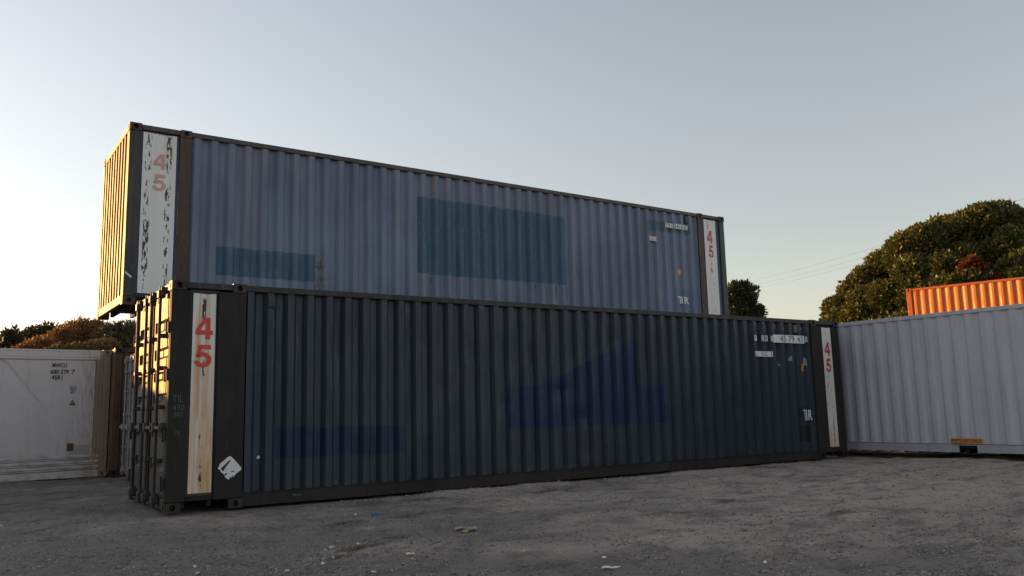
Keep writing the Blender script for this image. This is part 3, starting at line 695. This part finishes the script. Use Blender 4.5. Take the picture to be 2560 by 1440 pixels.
def tree(name, label, cat, base, lobes, trunk_r, mat, n_ros, leaf, group=None, seed=0, limbs=8, **kw):
    t = empty(name, label, cat, base, 0, group); rg = random.Random(seed)
    top = max(l[2] for l in lobes); h = top*.45; m = MB()
    pts = [(rg.uniform(-.1, .1)*i, rg.uniform(-.1, .1)*i, h*i/4-.1) for i in range(5)]
    m.path(pts, [trunk_r*(1.25-.14*i) for i in range(5)], 9)
    for l in rg.sample(lobes, min(limbs, len(lobes))):
        s = Vector(pts[rg.randrange(2, 5)]); e = Vector(l[:3]); mid = s.lerp(e, .5)+Vector((0, 0, .08*(e-s).length))
        m.path([s, mid, e], [trunk_r*.5, trunk_r*.3, trunk_r*.1], 6)
    m.build('trunk', BARK, t)
    link('crown', crown_mesh('crown', lobes, n_ros, leaf, seed=seed, **kw), mat, t); return t
def local(base, x, y, dist, r, sx=1, sz=1):
    p = along(x, y, dist)-base; return (p.x, p.y, p.z, r*sx, r*sx, r*sz)
# big tree, upper right: dome of many lobes
base = along(2470, 900, 47); base.z = -.1
BT = random.Random(3); lob = []
outline = [(2092, 790, 1.0), (2105, 755, 1.1), (2128, 722, 1.2), (2160, 690, 1.3), (2205, 655, 1.35), (2255, 615, 1.4), (2300, 590, 1.3), (2350, 572, 1.4), (2400, 560, 1.3), (2445, 538, 1.2), (2490, 532, 1.2), (2520, 548, 1.2)]
for x, y, r in outline: lob.append(local(base, x+14, y+20, 46+BT.uniform(-1.5, 1.5), r*.72))
for i in range(26):
    x = 2085+BT.random()*400; y = np.interp(x, [a for a, b, c_ in outline], [b for a, b, c_ in outline]); lob.append(local(base, x, y-BT.uniform(-6, 5), 46+BT.uniform(-1.5, 1.5), BT.uniform(.18, .36)))
lob += [local(base, 2090, 775, 46, .6), local(base, 2084, 812, 46, .6)]
for i in range(95):
    u, v = BT.random(), BT.random(); x = 2120+u*520
    yt = np.interp(x, [a for a, b, c_ in outline]+[2600, 2650], [b for a, b, c_ in outline]+[600, 640]); y = yt+35+v*(900-yt)
    q = (y-yt)/330; dist = 46.5-4.6*math.sin(min(1, q*1.3)*1.4)+BT.uniform(-.9, .9)
    lob.append(local(base, x, y, dist, BT.uniform(.5, .95)))
bl = leaf_material('waxy_olive_leaves', ((.092, .098, .024), (.066, .082, .022), (.118, .116, .030)), .18)
bt = tree('broadleaf_tree', 'large dense dome-shaped tree behind the orange container with a red patch', 'tree', base, lob, .45, bl, 62000, .21, seed=2, k=7, width=.46, upw=.3, shell=.45)
for i, (x, y, r) in enumerate(((2418, 668, .26), (2434, 656, .22), (2412, 684, .18), (2440, 692, .2), (2452, 690, .15), (2492, 698, .15))):
    l = local(base, x, y, 42.3, r); link('red_foliage', crown_mesh('red_foliage', [l, (l[0]+.2, l[1]-.3, l[2]-.3, r*.7, r*.7, r*.6)], 170, .17, seed=60+i, k=6), leaf_material('red_leaves', ((.17, .042, .02), (.11, .03, .017), (.21, .06, .025))), bt)
tw = MB(); a = along(2424, 550, 46)-base; b = along(2425, 522, 46)-base; c_ = along(2440, 516, 46)-base; d_ = along(2462, 514, 46)-base; e_ = along(2452, 525, 46)-base
tw.path([a, b, c_, d_], [.04, .03, .025, .012], 5).path([c_, e_], [.02, .01], 5).path([along(2445, 530, 46)-base, along(2468, 516, 46)-base], [.03, .012], 5)
tw.build('bare_twigs', BARK, bt)
# darker tree past the right edge
base = along(2640, 900, 56); base.z = -.1; lob = [local(base, 2600+BT.uniform(-45, 90), 640+BT.uniform(-75, 190), 56+BT.uniform(-2, 2), BT.uniform(.9, 1.5)) for i in range(24)]
tree('broadleaf_tree', 'darker bluish tree at the right edge behind the big dome-shaped tree', 'tree', base, lob, .4, leaf_material('dark_blue_green_leaves', ((.03, .045, .03), (.022, .035, .028), (.045, .06, .04))), 6000, .38, seed=12, k=7)
# small tree behind the stack's right end
base = along(1858, 900, 62); base.z = -.1
lob = [local(base, x, y, 62+BT.uniform(-.8, .8), r) for x, y, r in ((1840, 728, .62), (1858, 722, .55), (1876, 732, .5), (1832, 750, .75), (1862, 752, .62), (1880, 748, .35), (1845, 775, .75), (1870, 785, .45), (1888, 782, .5), (1897, 778, .35), (1830, 790, .8), (1860, 800, .8), (1890, 800, .6))]
tree('broadleaf_tree', 'small dark green tree showing past the right end of the upper container', 'tree', base, lob, .22, leaf_material('dark_green_leaves', ((.045, .065, .03), (.03, .05, .022), (.06, .08, .035))), 2600, .26, seed=13, k=6, shell=.75)
# trees beyond the white refrigerated container
GR = 'trees beyond the refrigerated container'
def ltree(name, label, spots, dist, cols, n, leaf, seed, bx, **kw):
    b = along(bx, 900, dist); b.z = -.1
    if 'shrub' in name: spots = spots+[(x, y+dy, r*1.1) for x, y, r in spots[::2] for dy in (48, 96)]; n = int(n*1.8)
    tree(name, label, 'tree' if 'tree' in name else 'shrub', b, [local(b, x, y+21, dist+random.uniform(-1, 1), r) for x, y, r in spots], .2, leaf_material(name+'_leaves', cols), n, leaf, GR, seed, **kw)
ltree('slender_tree', 'thin open-crowned tree silhouetted at the far left above the refrigerated container', [(30, 826, .55), (22, 838, .3), (40, 832, .35), (5, 842, .3), (28, 850, .5), (14, 858, .4)], 60, ((.05, .05, .03), (.04, .04, .025), (.06, .055, .03)), 330, .32, 71, 28, shell=.9)
ltree('evergreen_tree', 'dark green tree left of the orange-brown bushes above the refrigerated container', [(70, 845, .9), (95, 832, .9), (120, 822, .8), (135, 830, .8), (50, 862, .9), (15, 872, 1.0), (80, 870, 1.1), (115, 855, 1.)], 64, ((.045, .05, .022), (.035, .042, .02), (.06, .055, .025)), 2600, .3, 72, 90, shell=.7)
ltree('autumn_shrub', 'low bright orange-brown bush just above the refrigerated container roof', [(55, 872, .6), (75, 862, .6), (95, 855, .65), (112, 850, .6), (130, 858, .6), (90, 880, .7)], 52, ((.27, .12, .045), (.21, .085, .035), (.30, .15, .055)), 3200, .17, 73, 90, upw=.3)
ltree('autumn_shrub', 'tall orange-brown bush in the middle above the refrigerated container', [(150, 838, .8), (175, 822, .85), (200, 815, .85), (222, 812, .8), (245, 815, .8), (262, 820, .7), (165, 850, .9), (195, 845, .9), (230, 838, .9), (255, 845, .9)], 54, ((.22, .125, .05), (.17, .09, .04), (.26, .155, .06)), 6500, .17, 74, 205, upw=.3)
ltree('olive_shrub', 'dull olive bush with loose twigs under the upper container overhang', [(275, 835, .9), (300, 825, .9), (322, 820, .85), (340, 826, .8), (360, 830, .9), (285, 858, 1.), (320, 855, 1.), (350, 860, 1.)], 51, ((.085, .075, .04), (.065, .06, .035), (.11, .09, .045)), 5200, .17, 75, 315, upw=.3)
ltree('olive_shrub', 'mixed olive and rust bush in front of the orange-brown ones above the refrigerated container', [(125, 878, .5), (145, 872, .6), (165, 876, .6), (190, 870, .65), (215, 872, .7), (240, 870, .8), (265, 866, .8)], 49, ((.17, .12, .05), (.10, .095, .04), (.21, .13, .05)), 5200, .16, 76, 190, upw=.3)

# ------------------------------------------------------------------ overhead wires on two poles
WD = plain('weathered_pole_timber', (.10, .085, .07), .9); WB = plain('wire_sheath', (.06, .06, .065), .6)
far = [(1846, 709), (1849, 719), (1852, 727)]; nearp = [(2720, 442), (2720, 468), (2720, 488)]
for i, nm in enumerate(('topmost', 'middle', 'lowest')):
    A, B = along(*far[i], 150), along(*nearp[i], 52); m = MB()
    pts = [A.lerp(B, k/24)-Vector((0, 0, 1.1*4*(k/24)*(1-k/24)*.5)) for k in range(25)]
    m.path([tuple(p) for p in pts], [.009]*25, 4)
    tag(m.build('overhead_wire', WB), nm+' of three thin overhead wires crossing the sky behind the trees', 'wire', 'overhead wires')
for (x, y, dist), lab in (((1849, 706, 150), 'distant utility pole behind the small dark tree'), ((2720, 440, 52), 'utility pole standing past the right edge of the yard')):
    P = along(x, y, dist); q = empty('utility_pole', lab, 'pole', (P.x, P.y, 0)); MB().tube((0, 0, -.2), (0, 0, P.z+.2), .15, 10, .1).build('pole', WD, q)
    MB().box(-.9, .9, -.05, .05, P.z-.25, P.z-.12).build('cross_arm', WD, q)

# ------------------------------------------------------------------ litter and weeds on the ground
def gpt(px, py):
    d = pixel_ray(px, py); p = CAM+d*(-CAM.z/d.z)
    for _ in range(4): z = float(ground_z(p.x, p.y)); p = CAM+d*((z-CAM.z)/d.z)
    return p
def scrap(name, label, cat, px, py, w_, d_, mat, seed, group=None, crumple=.3, th=.003, rz=None):
    rg = random.Random(seed); p = gpt(px, py); n = 6; m = MB(); a = rg.uniform(0, 3.14) if rz is None else rz
    out_ = [(.5*w_*math.cos(t)*rg.uniform(.65, 1.1), .5*d_*math.sin(t)*rg.uniform(.65, 1.1)) for t in [i*2*math.pi/10 for i in range(10)]]
    rings = [[(x*k, y*k, rg.uniform(0, crumple)*min(w_, d_)+.006) for x, y in out_] for k in (.35, .7, 1.)]
    for lv in (th, 0):
        b = len(m.v); m.v.append((0, 0, .4*crumple*min(w_, d_)+.006+lv))
        for r_ in rings: m.v += [(x, y, z+lv) for x, y, z in r_]
        for i in range(10):
            j = (i+1) % 10; m.f.append((b, b+1+i, b+1+j))
            for k in (0, 1): m.f.append((b+1+k*10+i, b+1+k*10+10+i, b+1+k*10+10+j, b+1+k*10+j))
    for i in range(10): j = (i+1) % 10; m.f.append((21+i, 52+i, 52+j, 21+j))
    o = m.build(name, mat); o.location = (p.x, p.y, p.z); o.rotation_euler = (0, 0, a); return tag(o, label, cat, group)
PL = plain('white_plastic', (.72, .72, .74), .4, .1); BL = plain('blue_plastic', (.03, .22, .62), .4, .1); CB = plain('torn_cardboard', (.34, .27, .18), .8, .25, 20); ST = plain('chalky_paper', (.60, .56, .48), .8, .15, 30)
scrap('plastic_scrap', 'crumpled bright blue plastic scrap on the gravel before the navy container', 'litter', 936, 1290, .11, .08, BL, 1, crumple=.5)
scrap('plastic_strip', 'flat white plastic strip near the bottom edge of the yard', 'litter', 1526, 1424, .15, .05, PL, 2, crumple=.35, rz=-.5)
CBG = 'torn cardboard pieces'
for i, (x, y, w_) in enumerate(((1150, 1325, .17), (1176, 1326, .20), (1163, 1331, .15))):
    scrap('cardboard_scrap', ('left', 'large right-hand', 'lower middle')[i]+' piece of torn brown cardboard on the gravel', 'litter', x, y, w_, w_*.6, CB, 10+i, CBG, .22)
LIT = [(487, 1420, .05, 'white paper scrap at the bottom left of the yard'), (494, 1437, .04, 'white paper scrap right at the bottom edge below another scrap'), (830, 1372, .06, 'torn pale paper beside the brown weedy clump'), (808, 1412, .05, 'flat white fleck low in the foreground left of centre'),
       (935, 1435, .05, 'white fleck at the bottom edge below the weedy clump'), (897, 1365, .07, 'pale flat stone on the brown weedy clump'), (888, 1290, .06, 'whitish stone left of the blue plastic scrap'), (1026, 1390, .09, 'pale flat stone right of the brown weedy clump'),
       (717, 1431, .05, 'thin white sliver near the bottom edge'), (2, 1318, .06, 'white scrap at the far left edge of the yard'), (833, 1398, .04, 'small white chip below the torn pale paper'), (813, 1378, .03, 'tiny white chip left of the torn pale paper'),
       (1510, 1397, .05, 'small pale chip behind the white plastic strip'), (1310, 1380, .03, 'tiny white chip right of centre'), (1156, 1227, .05, 'white chip near the foot of the navy container'), (1913, 1410, .05, 'pale chip in the right foreground')]
for i, (x, y, s_, lab) in enumerate(LIT): scrap('litter_scrap' if 'stone' not in lab else 'pale_stone', lab, 'litter' if 'stone' not in lab else 'stone', x, y, s_, s_*.6, ST if i % 3 else PL, 30+i, 'small pale scraps', .4, .006)
def weeds(px, py, rad, n, label, seed):
    rg = random.Random(seed); p = gpt(px, py); m = MB(); N = 16
    for i in range(N+1):
        for j in range(N+1):
            x, y = (i/N*2-1)*rad*1.5, (j/N*2-1)*rad*.8; q = max(0, 1-math.hypot(i/N*2-1, j/N*2-1))
            m.v.append((x, y, float(ground_z(p.x+x, p.y+y))-p.z-.012+q**.6*.03*(.4+rg.random())))
    for i in range(N):
        for j in range(N): a = i*(N+1)+j; m.f.append((a, a+1, a+N+2, a+N+1))
    for i in range(n):
        r_ = rad*abs(rg.gauss(0, .55)); a = rg.uniform(0, 6.28); x, y = r_*math.cos(a)*1.5, r_*math.sin(a)*.8
        z = float(ground_z(p.x+x, p.y+y))-p.z; h = rg.uniform(.008, .035); t = rg.uniform(0, 6.28); b = rg.uniform(.01, .05); wd = rg.uniform(.002, .005)
        e = (x+b*math.cos(t), y+b*math.sin(t), z+h); s = (-math.sin(t)*wd, math.cos(t)*wd)
        m.poly([(x-s[0], y-s[1], z-.005), (x+s[0], y+s[1], z-.005), e])
    g = G('dry_weed_blades', .9); o = m.build('weed_clump', g.out(g.mix(g.noise(30, 2), (.075, .065, .048), (.19, .16, .115)))); o.location = p
    tag(o, label, 'weeds', 'weed clumps')
weeds(860, 1310, .22, 450, 'low dry weed clump left of the blue plastic scrap', 1); weeds(1020, 1290, .2, 400, 'low dry weed clump right of the blue plastic scrap', 2)
weeds(905, 1372, .2, 500, 'brown weedy clump in the foreground with a pale stone', 3); weeds(1370, 1230, .22, 450, 'dry weed clump below the middle of the navy container', 4)
weeds(1000, 1345, .12, 200, 'small dry weed clump above the pale flat stone', 5); weeds(850, 1395, .13, 200, 'sparse weeds below the torn pale paper', 6)
